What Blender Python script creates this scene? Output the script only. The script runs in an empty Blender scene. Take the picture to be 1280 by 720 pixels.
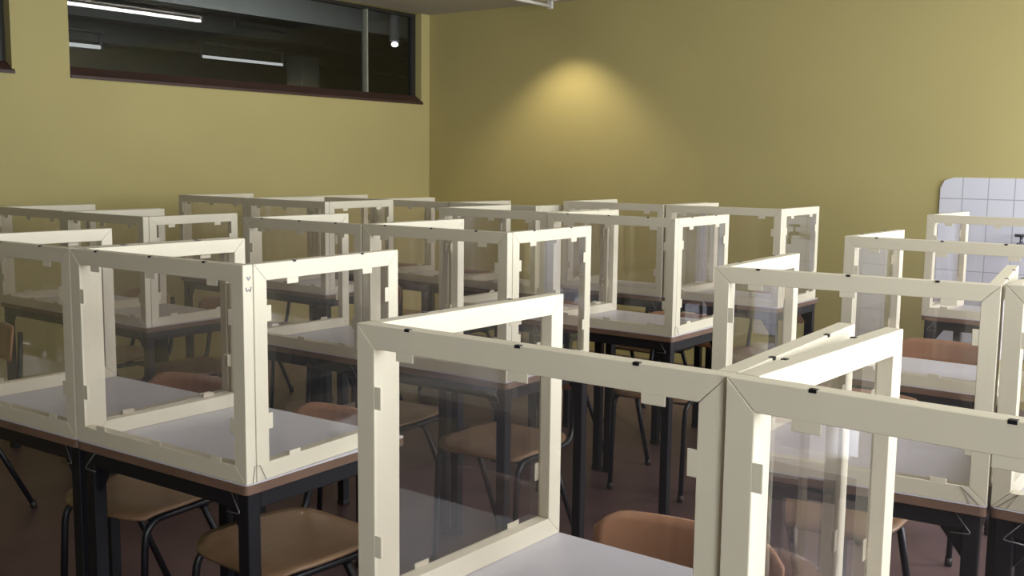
import bpy, bmesh, math, random
from mathutils import Matrix, Vector
random.seed(7)
C = bpy.context.scene.collection
CAMZ = 1.41; TZ = 0.74; H = 0.4556; D = 0.4945; W = 0.600
XL, YB, XR, YF, ZC = -5.90, 6.60, 1.05, -5.00, CAMZ + 1.208
TH = 0.026; BAR = 0.036

# ------------------------------------------------------------------ materials
def new_mat(name):
    m = bpy.data.materials.new(name); m.use_nodes = True
    nt = m.node_tree; nt.nodes.clear()
    out = nt.nodes.new('ShaderNodeOutputMaterial')
    return m, nt, out

def mat(name, col, rough=0.6, var=0.06, scale=8.0, metal=0.0, bump=0.0, spec=0.5, stretch=None, col2=None, coat=0.0):
    m, nt, out = new_mat(name)
    b = nt.nodes.new('ShaderNodeBsdfPrincipled')
    b.inputs['Roughness'].default_value = rough
    b.inputs['Metallic'].default_value = metal
    b.inputs['Specular IOR Level'].default_value = spec
    b.inputs['Coat Weight'].default_value = coat
    tc = nt.nodes.new('ShaderNodeTexCoord'); mp = nt.nodes.new('ShaderNodeMapping')
    if stretch: mp.inputs['Scale'].default_value = stretch
    n = nt.nodes.new('ShaderNodeTexNoise'); n.inputs['Scale'].default_value = scale
    n.inputs['Detail'].default_value = 5
    r = nt.nodes.new('ShaderNodeValToRGB')
    c2 = col2 if col2 else [max(0, c * (1 - var * 2)) for c in col]
    r.color_ramp.elements[0].position = 0.3; r.color_ramp.elements[1].position = 0.7
    r.color_ramp.elements[0].color = (*c2, 1); r.color_ramp.elements[1].color = (*col, 1)
    nt.links.new(tc.outputs['Object'], mp.inputs[0]); nt.links.new(mp.outputs[0], n.inputs['Vector'])
    nt.links.new(n.outputs['Fac'], r.inputs[0]); nt.links.new(r.outputs[0], b.inputs['Base Color'])
    if bump:
        bp = nt.nodes.new('ShaderNodeBump'); bp.inputs['Strength'].default_value = bump
        bp.inputs['Distance'].default_value = 0.004
        n2 = nt.nodes.new('ShaderNodeTexNoise'); n2.inputs['Scale'].default_value = scale * 12
        nt.links.new(tc.outputs['Object'], n2.inputs['Vector'])
        nt.links.new(n2.outputs['Fac'], bp.inputs['Height']); nt.links.new(bp.outputs[0], b.inputs['Normal'])
    nt.links.new(b.outputs[0], out.inputs[0])
    return m

def film_mat(name, tint, haze, ior=1.45, rough=0.02):
    m, nt, out = new_mat(name)
    tr = nt.nodes.new('ShaderNodeBsdfTransparent'); tr.inputs[0].default_value = (*tint, 1)
    df = nt.nodes.new('ShaderNodeBsdfDiffuse'); df.inputs[0].default_value = (.85, .85, .9, 1)
    gl = nt.nodes.new('ShaderNodeBsdfGlossy'); gl.inputs['Roughness'].default_value = rough
    gl.inputs[0].default_value = (1, 1, 1, 1)
    fr = nt.nodes.new('ShaderNodeFresnel'); fr.inputs[0].default_value = ior
    mul = nt.nodes.new('ShaderNodeMath'); mul.operation = 'MULTIPLY'; mul.inputs[1].default_value = 1.5
    mul.use_clamp = True
    a = nt.nodes.new('ShaderNodeMixShader'); b = nt.nodes.new('ShaderNodeMixShader')
    a.inputs[0].default_value = haze
    nt.links.new(tr.outputs[0], a.inputs[1]); nt.links.new(df.outputs[0], a.inputs[2])
    nt.links.new(fr.outputs[0], mul.inputs[0]); nt.links.new(mul.outputs[0], b.inputs[0])
    nt.links.new(a.outputs[0], b.inputs[1]); nt.links.new(gl.outputs[0], b.inputs[2])
    nt.links.new(b.outputs[0], out.inputs[0])
    return m

def emis(name, col, s):
    m, nt, out = new_mat(name)
    e = nt.nodes.new('ShaderNodeEmission'); e.inputs[0].default_value = (*col, 1); e.inputs[1].default_value = s
    nt.links.new(e.outputs[0], out.inputs[0]); return m

def tile_mat(name, size, offx, offz):
    m, nt, out = new_mat(name)
    b = nt.nodes.new('ShaderNodeBsdfPrincipled'); b.inputs['Roughness'].default_value = 0.25
    tc = nt.nodes.new('ShaderNodeTexCoord')
    sep = nt.nodes.new('ShaderNodeSeparateXYZ'); cmb = nt.nodes.new('ShaderNodeCombineXYZ')
    nt.links.new(tc.outputs['Object'], sep.inputs[0])
    for ax, off in (('X', offx), ('Z', offz)):
        ad = nt.nodes.new('ShaderNodeMath'); ad.operation = 'ADD'; ad.inputs[1].default_value = off
        nt.links.new(sep.outputs[ax], ad.inputs[0]); nt.links.new(ad.outputs[0], cmb.inputs['X' if ax == 'X' else 'Y'])
    br = nt.nodes.new('ShaderNodeTexBrick'); br.offset = 0.0
    br.inputs['Scale'].default_value = 1.0; br.inputs['Brick Width'].default_value = size
    br.inputs['Row Height'].default_value = size; br.inputs['Mortar Size'].default_value = 0.0032
    br.inputs['Mortar Smooth'].default_value = 0.2
    br.inputs['Color1'].default_value = (.72, .72, .80, 1); br.inputs['Color2'].default_value = (.69, .69, .78, 1)
    br.inputs['Mortar'].default_value = (.42, .42, .48, 1)
    nt.links.new(cmb.outputs[0], br.inputs['Vector'])
    nt.links.new(br.outputs['Color'], b.inputs['Base Color'])
    nt.links.new(b.outputs[0], out.inputs[0]); return m

M = {
 'wall': mat('painted ochre plaster', (.485, .415, .175), .75, .03, 1.6, bump=.12),
 'ceil': mat('white ceiling paint', (.50, .46, .39), .9, .03, 2),
 'floor': mat('worn red brown floor', (.145, .085, .085), .4, .16, 3.0, col2=(.09, .052, .054)),
 'white': mat('cream painted bar', (.70, .64, .50), .5, .025, 5),
 'film': film_mat('clear plastic film', (.95, .94, .945), .014),
 'top': mat('pale grey laminate', (.60, .585, .64), .32, .03, 14),
 'edge': mat('beech edge band', (.19, .11, .075), .5, .12, 12),
 'steel': mat('black enamelled steel', (.008, .008, .012), .4, .05, 20),
 'ply': mat('varnished beech plywood', (.40, .205, .115), .4, .1, 3, stretch=(14, 1, 1), col2=(.33, .165, .09), coat=.12),
 'seatply': mat('shade darkened plywood seat', (.28, .165, .095), .42, .1, 3, stretch=(14, 1, 1), col2=(.23, .135, .07), coat=.1),  # darker copy of the plywood, shade under the desks put into its colour
 'plyedge': mat('plywood edge', (.50, .33, .2), .5),
 'pin': mat('dark steel pin', (.03, .03, .035), .4, metal=.6),
 'wire': mat('thin grey wire', (.16, .15, .155), .45, metal=.5),
 'pencil': mat('soft pencil graphite', (.33, .31, .36), .8),
 'sill': mat('dark brown stained wood', (.06, .028, .022), .5, .1, 6),
 'alu': mat('grey aluminium', (.34, .34, .27), .5, metal=.1),
 'dark': mat('dark window frame', (.02, .018, .015), .5),
 'glass': film_mat('window glass', (.85, .88, .85), .0, 1.5, .0),
 'board': mat('dark green board', (.02, .05, .035), .6),
 'hall': mat('grey hall paint', (.11, .115, .12), .8),
 'hallbeam': mat('pale hall beam', (.18, .185, .18), .8),
 'tile': tile_mat('lilac white wall tiles', .1435, 0.0, 0.0),
 'porcelain': mat('white porcelain', (.75, .75, .76), .2),
 'chrome': mat('tarnished chrome', (.12, .12, .16), .25, metal=.8),
 'lampbody': mat('white lamp housing', (.75, .72, .66), .5),
 'tube': emis('lit fluorescent tube', (1.0, .97, .88), 26.0),
 'dimtube': emis('distant fluorescent tube', (.95, .97, 1.0), .55),
 'dimspot': emis('distant round lamp', (1.0, 1.0, 1.0), 5.0),
}

# ------------------------------------------------------------------ mesh helpers
def link_obj(name, bm, material, parent=None, smooth=False, bevel=0.0, seg=2):
    me = bpy.data.meshes.new(name); bm.normal_update(); bm.to_mesh(me); bm.free()
    for mm in (material if isinstance(material, (list, tuple)) else [material]): me.materials.append(mm)
    o = bpy.data.objects.new(name, me); C.objects.link(o)
    if smooth:
        for p in me.polygons: p.use_smooth = True
    if bevel:
        b = o.modifiers.new('bevel', 'BEVEL'); b.width = bevel; b.segments = seg; b.limit_method = 'ANGLE'
    if parent: o.parent = parent
    return o

def box(bm, x0, x1, y0, y1, z0, z1, mi=0):
    v = [bm.verts.new(p) for p in [(x0,y0,z0),(x1,y0,z0),(x1,y1,z0),(x0,y1,z0),(x0,y0,z1),(x1,y0,z1),(x1,y1,z1),(x0,y1,z1)]]
    for f in ((0,3,2,1),(4,5,6,7),(0,1,5,4),(1,2,6,5),(2,3,7,6),(3,0,4,7)):
        bm.faces.new([v[i] for i in f]).material_index = mi

def prism(bm, pts, y0, y1, plane='xz', mi=0):
    def P(a, b, c):
        return (a, c, b) if plane in ('xz', 'xzs') else ((c, a, b) if plane == 'yz' else (a, b, c))
    n = len(pts)
    lo = [bm.verts.new(P(a, b, y0)) for a, b in pts]; hi = [bm.verts.new(P(a, b, y1)) for a, b in pts]
    fs = [bm.faces.new(lo), bm.faces.new(hi[::-1])]
    for i in range(n): fs.append(bm.faces.new([lo[i], hi[i], hi[(i+1) % n], lo[(i+1) % n]]))
    for f in fs: f.material_index = mi
    bmesh.ops.recalc_face_normals(bm, faces=fs)

def rounded(pts, rad, seg=5):
    out = []; n = len(pts)
    for i in range(n):
        p0, p1, p2 = Vector(pts[i-1]), Vector(pts[i]), Vector(pts[(i+1) % n])
        r = rad[i] if isinstance(rad, (list, tuple)) else rad
        if r <= 0: out.append(p1[:]); continue
        d0 = (p0-p1); d2 = (p2-p1)
        r0 = min(r, d0.length*.45); r2 = min(r, d2.length*.45)
        a = p1 + d0.normalized()*r0; c = p1 + d2.normalized()*r2
        for k in range(seg+1):
            t = k/seg; out.append((a*(1-t)**2 + p1*2*t*(1-t) + c*t*t)[:])
    return out

def smooth_path(pts, r, seg=5):
    pts = [Vector(p) for p in pts]; out = [pts[0]]
    for i in range(1, len(pts)-1):
        d0 = pts[i-1]-pts[i]; d2 = pts[i+1]-pts[i]
        rr = min(r, d0.length*.45, d2.length*.45)
        a = pts[i]+d0.normalized()*rr; c = pts[i]+d2.normalized()*rr
        for k in range(seg+1):
            t = k/seg; out.append(a*(1-t)**2 + pts[i]*2*t*(1-t) + c*t*t)
    out.append(pts[-1]); return out

def tube(bm, pts, rad, n=10, mi=0):
    pts = [Vector(p) for p in pts]; rings = []
    up = Vector((.13, .21, .97)).normalized()
    for i, p in enumerate(pts):
        t = ((pts[min(i+1, len(pts)-1)] - pts[max(i-1, 0)])).normalized()
        if i == 0:
            u = up.cross(t)
            if u.length < .1: u = Vector((1, 0, 0)).cross(t)
            u.normalize()
        else:
            u = (u - t*u.dot(t)).normalized()
        v = t.cross(u)
        rings.append([bm.verts.new(p + (u*math.cos(a)+v*math.sin(a))*rad) for a in [2*math.pi*k/n for k in range(n)]])
    for a, b in zip(rings, rings[1:]):
        for k in range(n):
            bm.faces.new([a[k], a[(k+1) % n], b[(k+1) % n], b[k]]).material_index = mi
    bm.faces.new(rings[0][::-1]).material_index = mi; bm.faces.new(rings[-1]).material_index = mi

def empty(name, loc=(0, 0, 0), rz=0.0, label=None, cat=None, group=None):
    o = bpy.data.objects.new(name, None); o.empty_display_size = .1; C.objects.link(o)
    o.location = loc; o.rotation_euler = (0, 0, rz)
    if label: o['label'] = label
    if cat: o['category'] = cat
    if group: o['group'] = group
    return o

def struct(name, bm, m, label=None, **k):
    o = link_obj(name, bm, m, **k); o['kind'] = 'structure'
    if label: o['label'] = label
    return o

kids = {}
def copy_tree(o, parent=None):
    c = o.copy(); C.objects.link(c)
    if parent: c.parent = parent
    for ch in [x for x in bpy.data.objects if x.parent == o]: copy_tree(ch, c)
    return c

# ------------------------------------------------------------------ room shell
def wall_with_holes(name, axis, at, thick, a0, a1, z0, z1, holes, m, label):
    """vertical wall along 'axis' with rectangular holes (a0,a1,z0,z1); one mesh"""
    bm = bmesh.new(); holes = sorted(holes)
    def bx(p0, p1, q0, q1):
        if p1-p0 < 1e-5 or q1-q0 < 1e-5: return
        if axis == 'y': box(bm, min(at, at+thick), max(at, at+thick), p0, p1, q0, q1)
        else: box(bm, p0, p1, min(at, at+thick), max(at, at+thick), q0, q1)
    cur = a0
    for h in holes:
        bx(cur, h[0], z0, z1); bx(h[0], h[1], z0, h[2]); bx(h[0], h[1], h[3], z1); cur = h[1]
    bx(cur, a1, z0, z1)
    return struct(name, bm, m, label)

bm = bmesh.new(); box(bm, XL-.15, XR+.15, YF-.15, YB+.15, -.08, 0)
struct('floor', bm, M['floor'], 'worn red brown classroom floor')
bm = bmesh.new(); box(bm, XL-.15, XR+.15, YF-.15, YB+.15, ZC, ZC+.08)
struct('ceiling', bm, M['ceil'], 'off white classroom ceiling')
LW = [(3.41, 6.50, CAMZ+.495, ZC-.0005), (-.10, 3.06, CAMZ+.495, ZC-.0005)]
wall_with_holes('wall_left', 'y', XL, -.14, YF-.15, YB+.15, 0, ZC, LW, M['wall'], 'ochre wall with high dark windows')
bm = bmesh.new(); box(bm, XL, XR, YB, YB+.15, 0, ZC)
struct('wall_back', bm, M['wall'], 'ochre wall with a scallop of lamp light')
bm = bmesh.new(); box(bm, XL, XR, YF-.15, YF, 0, ZC)
struct('wall_front', bm, M['wall'], 'ochre wall behind the viewpoint')
RW = [(-1.25, -.10, .95, 2.35), (1.25, 2.35, .95, 2.30), (2.6, 3.9, .95, 2.30), (4.8, 6.42, .85, 2.52)]
wall_with_holes('wall_right', 'y', XR, .14, YF-.15, YB+.15, 0, ZC, RW, M['wall'], 'ochre wall with daylight windows')

# high interior windows in the left wall
for k, (y0, y1, z0, z1) in enumerate(LW):
    bm = bmesh.new()
    xf = XL-.085
    # sill board and inner dark frame
    prism(bm, [(XL-.14, z0-.022), (XL+.012, z0-.022), (XL+.012, z0-.004), (XL-.062, z0+.05), (XL-.14, z0+.05)], y0+.001, y1+.012, 'xzs')
    w = struct('window_%d' % (k+1), bm, M['sill'], 'high dark window in the left wall' + (', near the corner' if k == 0 else ', cut by the picture edge'))
    bm = bmesh.new()
    box(bm, xf-.02, xf+.02, y0, y1, z0+.010, z0+.05); box(bm, xf-.02, xf+.02, y0, y1, z1-.025, z1)
    box(bm, xf-.02, xf+.02, y0, y0+.03, z0+.05, z1-.025); box(bm, xf-.02, xf+.02, y1-.05, y1, z0+.05, z1-.025)
    link_obj('window_frame', bm, M['dark'], w)
    bm = bmesh.new()
    ym = 5.93 if k == 0 else 1.5
    box(bm, xf-.02, xf+.035, ym-.007, ym+.007, z0+.05, z1-.025)
    link_obj('mullion', bm, M['alu'], w)
    bm = bmesh.new(); box(bm, xf-.003, xf+.003, y0+.03, y1-.05, z0+.05, z1-.025)
    bm.free(); bm = bmesh.new()
    v = [bm.verts.new((xf, a, b)) for a, b in ((y0+.03, z0+.05), (y1-.05, z0+.05), (y1-.05, z1-.025), (y0+.03, z1-.025))]
    bm.faces.new(v); link_obj('window_glass', bm, M['glass'], w)

# dim hall seen through them
bm = bmesh.new()
box(bm, -12.6, -12.5, -2, 13, 0, 3.0); box(bm, -12.5, XL-.14, 13, 13.1, 0, 3.0); box(bm, -12.5, XL-.14, -2.1, -2, 0, 3.0)
box(bm, XL-.14, XL-.0, YB+.15, 13, 0, 3.0)
struct('wall_hall', bm, M['hall'], 'grey walls of the unlit hall beyond the high windows')
bm = bmesh.new(); box(bm, -12.6, XL-.14, -2.1, 13.1, -.08, 0)
struct('floor_hall', bm, M['floor'], 'floor of the unlit hall')
bm = bmesh.new(); box(bm, -12.6, XL, -2.1, 13.1, 2.95, 3.05)
struct('ceiling_hall', bm, M['hall'], 'ceiling of the unlit hall')
for k, x in enumerate((-7.9, -9.3, -11.2)):
    bm = bmesh.new(); box(bm, x-.14, x+.14, -2, 13, 2.72, 2.95)
    struct('trim_%d' % (k+1), bm, M['hallbeam'], 'pale beam crossing the hall ceiling')
bm = bmesh.new(); box(bm, -10.4, -10.1, 8.92, 9.22, 0, 2.72)
o = link_obj('hall_pillar', bm, M['hallbeam'], bevel=.02)
o['label'] = 'pale square pillar in the dark hall seen through the high window'; o['category'] = 'pillar'

def ceiling_lamp(name, x, y0, y1, zt, lit, label, zc=ZC, m='tube', rad=.013, hm='lampbody', group=None):
    t = empty(name, (x, (y0+y1)/2, zc), 0, label, 'ceiling light', group)
    L = (y1-y0)/2
    bm = bmesh.new()
    prism(bm, [(-.06, 0), (.06, 0), (.05, -.028), (-.05, -.028)], -L, L, 'xz')
    link_obj('lamp_housing', bm, M[hm], t, bevel=.003)
    for s in (-1, 1):
        bm = bmesh.new(); box(bm, -.02, .02, s*L-(.022 if s > 0 else 0), s*L+(0 if s > 0 else .022), zt-zc-.02, -.028)
        link_obj('tube_holder', bm, M[hm], t, bevel=.003)
    bm = bmesh.new(); tube(bm, [(0, -L+.022, zt-zc), (0, L-.022, zt-zc)], rad, 12)
    link_obj('fluorescent_tube', bm, M[m], t, smooth=True)
    return t
ZT = CAMZ+1.145
ceiling_lamp('ceiling_lamp', -4.52, 3.95, 5.50, ZT, True, 'lit fluorescent batten whose bright tube mirrors in the high window')
ceiling_lamp('ceiling_lamp', -4.52, 5.83, 6.39, ZT, False, 'short pale ceiling batten by the back wall, its tip at the picture top', m='lampbody')
ceiling_lamp('ceiling_lamp', -10.1, 4.6, 6.2, ZT, True, 'dim tube lamp in the hall at the left end of the high window', zc=2.72, m='dimtube', rad=.02, hm='hall')
ceiling_lamp('ceiling_lamp', -9.95, 7.3, 8.5, ZT, True, 'dim tube lamp in the hall behind the middle of the high window', zc=2.72, m='dimtube', rad=.016, hm='hall')
t = empty('hall_spot_lamp', (-7.25, 7.6, 2.95), 0, 'small bright round lamp in the hall near the right end of the high window', 'ceiling light')
bm = bmesh.new(); tube(bm, [(0, 0, 0), (0, 0, ZT+.03-2.95)], .05, 16); link_obj('lamp_housing', bm, M['hall'], t, smooth=False)
bm = bmesh.new(); bmesh.ops.create_uvsphere(bm, u_segments=16, v_segments=10, radius=.034,
    matrix=Matrix.Translation((0, 0, ZT-2.95)) @ Matrix.Diagonal((1, 1, .7, 1))); link_obj('lamp_bulb', bm, M['dimspot'], t, smooth=True)

# daylight windows of the right wall
for k, (y0, y1, z0, z1) in enumerate(RW):
    bm = bmesh.new(); xf = XR+.07; ym = (y0+y1)/2
    for a, b in ((y0, y0+.05), (y1-.05, y1), (ym-.03, ym+.03)): box(bm, xf-.02, xf+.02, a, b, z0, z1)
    for a, b in ((z0, z0+.05), (z1-.05, z1)):
        box(bm, xf-.02, xf+.02, y0+.05, ym-.03, a, b); box(bm, xf-.02, xf+.02, ym+.03, y1-.05, a, b)
    w = struct('window_%d' % (k+3), bm, M['lampbody'], 'daylight window in the right wall')
    li = bpy.data.lights.new('sky_portal', 'AREA'); li.shape = 'RECTANGLE'; li.size = z1-z0; li.size_y = y1-y0
    li.cycles.is_portal = True
    lo = bpy.data.objects.new('sky_portal', li); C.objects.link(lo)
    lo.location = (XR+.13, ym, (z0+z1)/2); lo.rotation_euler = (0, math.radians(90), 0)   # local -Z -> world -X
    lo.parent = None

t = empty('absorber', (-1.6, YF, 1.55), 0, 'added wide dark green blackboard on the wall behind the viewpoint', 'absorber')  # unseen dark panel, added to cut light bouncing off the front wall
bm = bmesh.new(); box(bm, -3.2, 1.8, 0, .02, -.65, .65); link_obj('absorber_face', bm, M['board'], t)
bm = bmesh.new()
for a0, a1, b0, b1 in ((-3.25, -3.2, -.7, .7), (1.8, 1.85, -.7, .7), (-3.2, 1.8, -.7, -.65), (-3.2, 1.8, .65, .7)): box(bm, a0, a1, 0, .035, b0, b1)
link_obj('absorber_frame', bm, M['edge'], t)

# tiled splashback, basin and tap on the back wall
tx0, tx1, tz1, tz0 = -1.765, .35, CAMZ-.054, .30
off = (-1.765+.277)
bm = bmesh.new()
pts = [(tx0, tz0), (tx1, tz0), (tx1, tz1), (tx0+.075, tz1), (tx0+.022, tz1-.018), (tx0, tz1-.065)]
prism(bm, [(a+1.492, b-(CAMZ-.180)) for a, b in pts], -.012, 0, 'xz')
o = link_obj('wall_tiles', bm, M['tile'], bevel=.002)
o.location = (-1.492, YB, CAMZ-.180); o['kind'] = 'structure'; o.name = 'trim_4'; o['label'] = 'pale lilac wall tiles with a cut corner'
t = empty('wash_basin', (-.95, YB-.012, .70), 0, 'white wash basin fixed to the tiled part of the back wall', 'basin')
bm = bmesh.new()
prof = rounded([(-.30, 0), (.30, 0), (.30, -.40), (-.30, -.40)], [.0, .0, .12, .12], 6)
n = len(prof)
o1 = [bm.verts.new((a, b, .0)) for a, b in prof]; o2 = [bm.verts.new((a*.7, b*.75, -.16)) for a, b in prof]
i1 = [bm.verts.new((a*.88, -.06+(b+.06)*.9 if b < -.01 else -.06, .0)) for a, b in prof]
i2 = [bm.verts.new((a*.6, -.1+(b+.1)*.62, -.12)) for a, b in prof]
for A_, B_ in ((o2, o1), (o1, i1), (i1, i2)):
    for k in range(n): bm.faces.new([A_[k], A_[(k+1) % n], B_[(k+1) % n], B_[k]])
bm.faces.new(i2); bm.faces.new(o2[::-1]); bmesh.ops.recalc_face_normals(bm, faces=bm.faces[:])
link_obj('bowl', bm, M['porcelain'], t)
bm = bmesh.new(); tube(bm, [(0, -.16, -.70), (0, -.16, -.5), (0, -.16, -.15)], .075, 20); link_obj('pedestal', bm, M['porcelain'], t, smooth=True)
t2 = empty('water_tap', (-1.285, YB-.012, CAMZ-.435), 0, 'small dark water tap on the lilac wall tiles', 'tap')
bm = bmesh.new(); tube(bm, smooth_path([(0, 0, 0), (0, -.07, 0), (0, -.15, .01), (0, -.15, -.06)], .04), .013, 12); link_obj('spout', bm, M['chrome'], t2, smooth=True)
bm = bmesh.new(); tube(bm, [(0, -.06, 0), (0, -.06, .05)], .009, 10); tube(bm, [(-.035, -.06, .055), (.035, -.06, .055)], .009, 10); link_obj('tap_handle', bm, M['chrome'], t2, smooth=True)

# ------------------------------------------------------------------ desk
def make_desk():
    t = empty('school_desk')
    bm = bmesh.new(); w, d = W+.002, D+.003
    out = rounded([(0, -.0015), (w, -.0015), (w, d), (0, d)], .012, 3)
    prism(bm, out, TZ-.003, TZ, 'xy'); link_obj('desktop', bm, M['top'], t, bevel=.001, seg=1)
    bm = bmesh.new(); out = rounded([(.0005, -.001), (w-.0005, -.001), (w-.0005, d-.0005), (.0005, d-.0005)], .012, 3)
    prism(bm, out, TZ-.023, TZ-.003, 'xy'); link_obj('edge_band', bm, M['edge'], t, bevel=.001, seg=1)
    bm = bmesh.new(); z0, z1 = TZ-.062, TZ-.023; a = .012
    box(bm, a+.034, w-a-.034, a, a+.022, z0, z1); box(bm, a+.034, w-a-.034, d-a-.022, d-a, z0, z1)
    box(bm, a, a+.022, a+.034, d-a-.034, z0, z1); box(bm, w-a-.022, w-a, a+.034, d-a-.034, z0, z1)
    link_obj('apron', bm, M['steel'], t, bevel=.002, seg=1)
    for x in (a, w-a-.034):
        for y in (a, d-a-.034):
            bm = bmesh.new(); box(bm, x, x+.034, y, y+.034, .012, TZ-.023)
            sx = 1 if x < .2 else -1
            xa = x+.034 if sx > 0 else x
            prism(bm, [(xa, TZ-.062), (xa+sx*.05, TZ-.062), (xa, TZ-.13)], y+.013, y+.021, 'xz')
            l = link_obj('leg', bm, M['steel'], t, bevel=.003, seg=2)
            bm = bmesh.new(); box(bm, x-.002, x+.036, y-.002, y+.036, 0, .02); link_obj('foot_cap', bm, M['dark'], l, bevel=.003)
    # bag hook of bent wire under the front corner
    for s in (0, 1):
        x = .06 if s == 0 else w-.06; sg = -1 if s == 0 else 1
        bm = bmesh.new()
        tube(bm, smooth_path([(x, .008, TZ-.026), (x+sg*.034, .002, TZ-.066), (x-sg*.008, .002, TZ-.068)], .008, 4), .0016, 6)
        link_obj('bag_hook', bm, M['wire'], t, smooth=True)
    return t

# ------------------------------------------------------------------ screen frame
def panel_mesh(bm, L, tabsx, tabsz, outer=0, g=.0004, y0=0.0, th=TH):
    """mitred frame L x H in the xz plane, thickness along +y"""
    b, c = BAR, H
    pp = lambda pts: prism(bm, pts, y0, y0+th, 'xz')
    pp([(g, 0), (L-g, 0), (L-b-g, b-g), (b+g, b-g)])
    pp([(b+g, c-b+g), (L-b-g, c-b+g), (L-g, c), (g, c)])
    pp([(0, g), (b-g, b+g), (b-g, c-b-g), (0, c-g)])
    pp([(L, g), (L, c-g), (L-b+g, c-b-g), (L-b+g, b+g)])
    tw, tp = .017, .0125; ya, yb = (.0004, .0022) if outer == 0 else (th-.0022, th-.0004)
    for f in tabsx:
        x = L*f
        prism(bm, [(x-tw, b-.006), (x+tw, b-.006), (x+tw, b+tp*.75), (x-tw, b+tp*.75)], ya, yb)
        prism(bm, [(x-tw, c-b-tp), (x+tw, c-b-tp), (x+tw, c-b+.006), (x-tw, c-b+.006)], ya, yb)
    for f in tabsz:
        z = c*f
        for x0, x1 in ((b-.006, b+tp), (L-b-tp, L-b+.006)):
            prism(bm, [(x0, z-tw), (x1, z-tw), (x1, z+tw), (x0, z+tw)], ya, yb)

def film(L, y, parent):
    bm = bmesh.new(); b = BAR-.008
    v = [bm.verts.new((x, y, z)) for x, z in ((b, b), (L-b, b), (L-b, H-b), (b, H-b))]
    bm.faces.new(v); return link_obj('clear_film', bm, M['film'], parent)

def staples(L, fr, parent):
    for f in fr:
        bm = bmesh.new(); x = L*f
        box(bm, x-.0042, x+.0042, -.0012, .006, H-.003, H+.0012)
        link_obj('staple', bm, M['pin'], parent)

def make_shield(al, ar, detail, tie=False):
    t = empty('desk_screen')
    bm = bmesh.new(); panel_mesh(bm, W, (.16, .5, .84), (.26, .76))
    f = link_obj('front_panel', bm, M['white'], t, bevel=.0012, seg=1)
    film(W, .0035, f)
    if detail: staples(W, (.17, .5, .80), f)
    Ls = D-TH
    for side, ang in ((0, al), (1, ar)):
        bm = bmesh.new(); panel_mesh(bm, Ls, (.24, .76), (.27, .77), 1 if side == 0 else 0, .00015)
        s = link_obj('side_panel', bm, M['white'], t, bevel=.0012, seg=1)
        a = math.radians(ang)
        # local x runs back along the desk; local y is thickness
        if side == 0:
            s.matrix_local = Matrix.Translation((TH*.0+abs(math.sin(a))*0, TH+.0025, 0)) @ Matrix.Rotation(math.radians(90)-a, 4, 'Z') @ Matrix.Translation((0, -TH, 0))
        else:
            s.matrix_local = Matrix.Translation((W, TH+.0025, 0)) @ Matrix.Rotation(math.radians(90)+a, 4, 'Z')
        film(Ls, TH-.0035 if side == 0 else .0035, s)
        if detail:
            ys = TH if side == 0 else 0
            for q in (.25, .72):
                bm = bmesh.new(); x = Ls*q
                box(bm, x-.0042, x+.0042, ys-.006, ys+.0012, H-.003, H+.0012) if side == 0 else box(bm, x-.0042, x+.0042, -.0012, .006, H-.003, H+.0012)
                link_obj('staple', bm, M['pin'], s)
    if detail:
        for s in (0, 1):
            x = .0 if s == 0 else W; sg = -1 if s == 0 else 1
            bm = bmesh.new()
            e = .0012
            if tie: tube(bm, [(x-sg*.012, -e, .0005), (x-sg*.05, -e, .034), (x-sg*.03, -e, .0005)], .0006, 5)
            tube(bm, [(x+sg*e, .016, .0008), (x+sg*e, .022, .036), (x+sg*e, .036, .034), (x+sg*e, .052, .0008)], .0007, 5)
            link_obj('wire_tie', bm, M['wire'], t)
    return t

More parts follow.
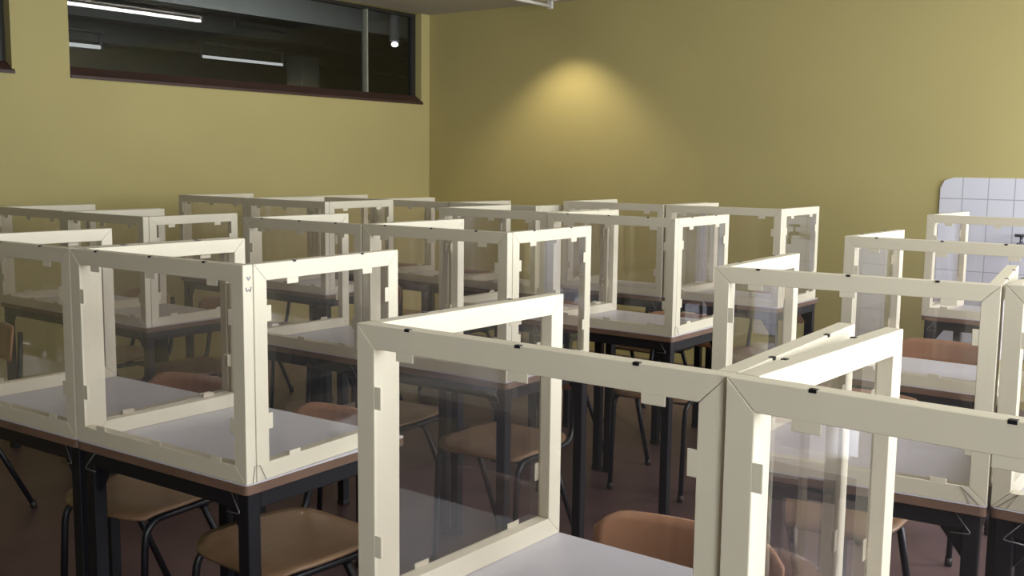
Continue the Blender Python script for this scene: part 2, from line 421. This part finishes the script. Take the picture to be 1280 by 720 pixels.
# ------------------------------------------------------------------ chair (faces -y, origin under the seat centre)
def make_chair():
    t = empty('school_chair'); sz = .445
    # seat: curved plywood shell
    bm = bmesh.new(); nx, ny = 16, 16; th = .009
    def seatpt(u, v):
        x = (u-.5)*2; y = (v-.5)*2
        k = 1 - .10*(max(0, y))**2                 # narrows to the back
        # superellipse corner rounding
        r = (abs(x)**4 + abs(y)**4)**.25; m_ = max(abs(x), abs(y), 1e-6)
        s = (m_/r) if r > 0 else 1
        s = 1 - (1-s)*1.0
        X = x*s*.195*k; Y = y*s*.195
        Z = sz - .010*(1-x*x)*(1 if y > -.4 else max(0, 1-(-y-.4)/.6)) - .016*max(0, -y-.55)**2*5 + .010*max(0, y-.4)**2
        return X, Y, Z
    top = [[bm.verts.new(seatpt(i/nx, j/ny)) for j in range(ny+1)] for i in range(nx+1)]
    bot = [[bm.verts.new((v.co.x, v.co.y, v.co.z-th)) for v in row] for row in top]
    for i in range(nx):
        for j in range(ny):
            bm.faces.new([top[i][j], top[i+1][j], top[i+1][j+1], top[i][j+1]])
            bm.faces.new([bot[i][j], bot[i][j+1], bot[i+1][j+1], bot[i+1][j]])
    edge = [(i, 0) for i in range(nx)] + [(nx, j) for j in range(ny)] + [(i, ny) for i in range(nx, 0, -1)] + [(0, j) for j in range(ny, 0, -1)]
    for k in range(len(edge)):
        (a, b), (c, d) = edge[k], edge[(k+1) % len(edge)]
        bm.faces.new([top[c][d], top[a][b], bot[a][b], bot[c][d]])
    link_obj('seat', bm, M['seatply'], t, smooth=True)
    # backrest: bent plywood, rounded ends
    bm = bmesh.new(); nx, nz = 20, 8; z0, z1 = .60, .742
    def bp(u, v, off):
        x = (u-.5)*2; z = (v-.5)*2
        hz = (z1-z0)/2*(1-.55*max(0, abs(x)-.72)**2/.0784*.8)
        Z = (z0+z1)/2 + z*hz + .0
        a = x*.19
        Y = .215 - .045*x*x + (Z-.67)*.12 + off
        return a, Y, Z
    F = [[bm.verts.new(bp(i/nx, j/nz, 0)) for j in range(nz+1)] for i in range(nx+1)]
    B = [[bm.verts.new(bp(i/nx, j/nz, .010)) for j in range(nz+1)] for i in range(nx+1)]
    for i in range(nx):
        for j in range(nz):
            bm.faces.new([F[i][j], F[i+1][j], F[i+1][j+1], F[i][j+1]]); bm.faces.new([B[i][j], B[i][j+1], B[i+1][j+1], B[i+1][j]])
    edge = [(i, 0) for i in range(nx)] + [(nx, j) for j in range(nz)] + [(i, nz) for i in range(nx, 0, -1)] + [(0, j) for j in range(nz, 0, -1)]
    for k in range(len(edge)):
        (a, b), (c, d) = edge[k], edge[(k+1) % len(edge)]
        bm.faces.new([F[c][d], F[a][b], B[a][b], B[c][d]])
    link_obj('backrest', bm, M['ply'], t, smooth=True)
    for s in (-1, 1):
        bm = bmesh.new(); x = s*.165
        tube(bm, smooth_path([(x, -.19, .012), (x, -.165, sz-.030), (x, .19, sz-.034), (x*.97, .215, .55), (x*.9, .230, .72)], .06, 6), .0105, 10)
        link_obj('side_frame', bm, M['steel'], t, smooth=True)
        bm = bmesh.new(); tube(bm, [(x*1.0, .05, sz-.045), (x*1.08, .24, .012)], .0105, 10)
        l = link_obj('rear_leg', bm, M['steel'], t, smooth=True)
        bm = bmesh.new(); tube(bm, [(x*1.08, .242, 0), (x*1.075, .236, .03)], .0135, 10)
        link_obj('foot_cap', bm, M['dark'], l, smooth=True)
        bm = bmesh.new(); tube(bm, [(x, -.1905, 0), (x, -.189, .03)], .0135, 10)
        link_obj('foot_cap', bm, M['dark'], t, smooth=True)
    bm = bmesh.new(); tube(bm, [(-.165, .06, sz-.05), (.165, .06, sz-.05)], .009, 8); tube(bm, [(-.165, -.12, sz-.036), (.165, -.12, sz-.036)], .009, 8)
    link_obj('cross_tube', bm, M['steel'], t, smooth=True)
    return t

# ------------------------------------------------------------------ placement (x, y, rot deg, dz, splay left, splay right), chair (dx, seat dy, rot)
U = {
'A': (-2.288, 1.304, 2.38, .004, .8, 2.6, 'at the right of the near left pair', (-.02, .41, -4)),
'Ap':(-2.8905, 1.279, 2.38, .004, 1.5, .5, 'at the left picture edge, left of the near pair', (-.05, .45, 6)),
'B': (-1.108, 1.079, -.22, -.024, .5, 3.4, 'at the bottom centre, closest of all', (-.050, .42, 3)),
'C': (-.503, 1.064, -2.44, -.022, -.2, 1.0, 'at the bottom right corner, cut by the frame', (.0, .40, 0)),
'E': (-1.066, 2.172, 5.45, -.016, 2.9, 2.6, 'in the second row right, just behind the closest pair', (-.17, .70, -3)),
'F': (-.462, 2.232, 0, -.014, 0, 0, 'in the second row, cut by the right picture edge', None),
'N': (-1.167, 3.297, -.74, -.005, .8, 1.0, 'in the third row right, before the wall tiles', (-.21, .70, -2)),
'O': (-1.354, 4.871, -2.31, .006, 1.8, 1.0, 'in the farthest row right, under the wall tiles', (.03, .48, 0)),
'J1':(-3.094, 2.442, .9, .006, 1.9, 1.0, 'in the second row middle column, left one of the pair', (0, .42, 3)),
'J2':(-2.488, 2.452, 1.0, .008, .9, 1.8, 'in the second row middle column, right one of the pair', (.0, .40, 3)),
'K1':(-3.107, 3.542, -.4, .013, .0, 1.0, 'in the third row middle column, left one of the pair', (0, .44, -3)),
'K2':(-2.503, 3.535, -.49, .012, 1.6, 2.3, 'in the third row middle column, right one of the pair', (.02, .46, 6)),
'L1':(-3.111, 4.538, -.4, .020, -.2, 1.0, 'in the farthest row middle column, left one of the pair', (0, .44, 0)),
'L2':(-2.500, 4.535, -.4, .020, 1.5, 2.0, 'in the farthest row middle column, right one of the pair', (0, .46, -5)),
'G1':(-4.966, 2.466, .0, -.020, .7, .5, 'in the second row left column, beside the wall', (0, .42, 0)),
'G2':(-4.362, 2.464, 0.2, -.021, 0, 3.5, 'in the second row left column, aisle side', (-.04, .48, 2)),
'H1':(-4.997, 3.503, -.8, .018, 0, .5, 'in the third row left column, beside the wall', (0, .44, 0)),
'H2':(-4.393, 3.494, -.8, .017, 2.0, 3.0, 'in the third row left column, aisle side', (0, .46, 4)),
'I1':(-4.966, 4.410, -1.6, -.004, 0, 0, 'in the farthest row, nearest the left wall', (0, .44, 0)),
'I2':(-4.361, 4.390, -1.6, -.004, .5, .5, 'in the farthest row, second from the left wall', (0, .44, 0)),
'I3':(-3.752, 4.365, -1.6, -.003, .9, .5, 'in the farthest row, third from the left wall', (0, .44, 0)),
}
desk0 = make_desk(); chair0 = make_chair(); fd = fc = False
DETAIL = {'A', 'Ap', 'B', 'C', 'E', 'F', 'J1', 'J2', 'K2', 'N'}
PLATE = {'A': 'pale topped', 'B': 'pale lilac topped'}
for k, (x, y, r, dz, al, ar, place, ch) in U.items():
    rz = math.radians(r)
    s = make_shield(al, ar, k in DETAIL, k in ('E', 'F'))
    s.location = (x, y, TZ+dz+.0004); s.rotation_euler = (0, 0, rz)
    s['label'] = ('pencil marked cream clear screen ' if k == 'A' else 'cream framed clear desk screen ') + place; s['category'] = 'desk screen'; s['group'] = 'three sided clear screens on the desks'
    if k == 'A':
        bm = bmesh.new(); xx = W+.0006
        z = H-.024
        for p in ([(xx, .010, z), (xx, .014, z-.007), (xx, .019, z)], [(xx, .011, z-.004), (xx, .018, z-.005)],
                  [(xx, .007, z-.022), (xx, .010, z-.030), (xx, .014, z-.026), (xx, .018, z-.031), (xx, .021, z-.021)]):
            tube(bm, p, .0013, 5)
        link_obj('pencil_marks', bm, M['pencil'], s)['label'] = 'grey pencil scribble'
    if fd: d = copy_tree(desk0)
    else: d = desk0; fd = True
    d.location = (x-.001*math.cos(rz), y-.001*math.sin(rz), 0); d.rotation_euler = (0, 0, rz); d.scale = (1, 1, (TZ+dz)/TZ)
    d['label'] = 'black legged school desk ' + place; d['category'] = 'desk'; d['group'] = 'single school desks set in rows'
    if ch:
        if fc: c = copy_tree(chair0)
        else: c = chair0; fc = True
        dx, dy, cr = ch
        lx, ly = W/2+dx, dy
        c.location = (x+lx*math.cos(rz)-ly*math.sin(rz), y+lx*math.sin(rz)+ly*math.cos(rz), 0)
        c.rotation_euler = (0, 0, rz+math.radians(cr))
        c['label'] = 'beech plywood chair ' + place; c['category'] = 'chair'; c['group'] = 'plywood school chairs behind the desks'

c = copy_tree(chair0); c.location = (-4.20, 1.86, 0); c.rotation_euler = (0, 0, math.radians(-4))
c['label'] = 'beech plywood chair at the left picture edge, its dark backrest seen through the near screen'
c['category'] = 'chair'; c['group'] = 'plywood school chairs behind the desks'

# ------------------------------------------------------------------ light
w = bpy.data.worlds.new('overcast sky'); bpy.context.scene.world = w; w.use_nodes = True
bg = w.node_tree.nodes['Background']; bg.inputs[0].default_value = (.90, .95, 1.0, 1); bg.inputs[1].default_value = 16.0
def spot(name, loc, energy, size, blend, col, target, soft=.04):
    li = bpy.data.lights.new(name, 'SPOT'); li.energy = energy; li.spot_size = math.radians(size); li.spot_blend = blend
    li.color = col; li.shadow_soft_size = soft
    o = bpy.data.objects.new(name, li); C.objects.link(o); o.location = loc
    o.rotation_euler = (Vector(target)-Vector(loc)).to_track_quat('-Z', 'Y').to_euler(); return o
spot('wall_washer_beam', (-4.44, 6.15, ZT-.02), 40, 108, .6, (1, .85, .60), (-4.44, 6.18, 0), .03)

# ------------------------------------------------------------------ camera
cam = bpy.data.cameras.new('camera'); co = bpy.data.objects.new('camera', cam); C.objects.link(co)
cam.sensor_width = 36; cam.lens = 1301.2/1280*36; cam.clip_start = .02
pitch, roll, yaw = math.radians(6.837), math.radians(.669), math.radians(-37.2)
fw = Vector((math.sin(yaw)*math.cos(pitch), math.cos(yaw)*math.cos(pitch), -math.sin(pitch)))
rt = Vector((math.cos(yaw), -math.sin(yaw), 0)); up = rt.cross(fw)
r2 = rt*math.cos(roll)+up*math.sin(roll); u2 = -rt*math.sin(roll)+up*math.cos(roll)
m = Matrix((r2, u2, -fw)).transposed().to_4x4(); m.translation = (0, 0, CAMZ)
co.matrix_world = m
sc = bpy.context.scene; sc.camera = co
sc.view_settings.view_transform = 'Standard'; sc.view_settings.look = 'None'
sc.view_settings.exposure = 0.0; sc.view_settings.gamma = 1.0; sc.view_settings.use_curve_mapping = False
sc.cycles.transparent_max_bounces = 40; sc.cycles.max_bounces = 10; sc.cycles.diffuse_bounces = 5; sc.cycles.glossy_bounces = 5
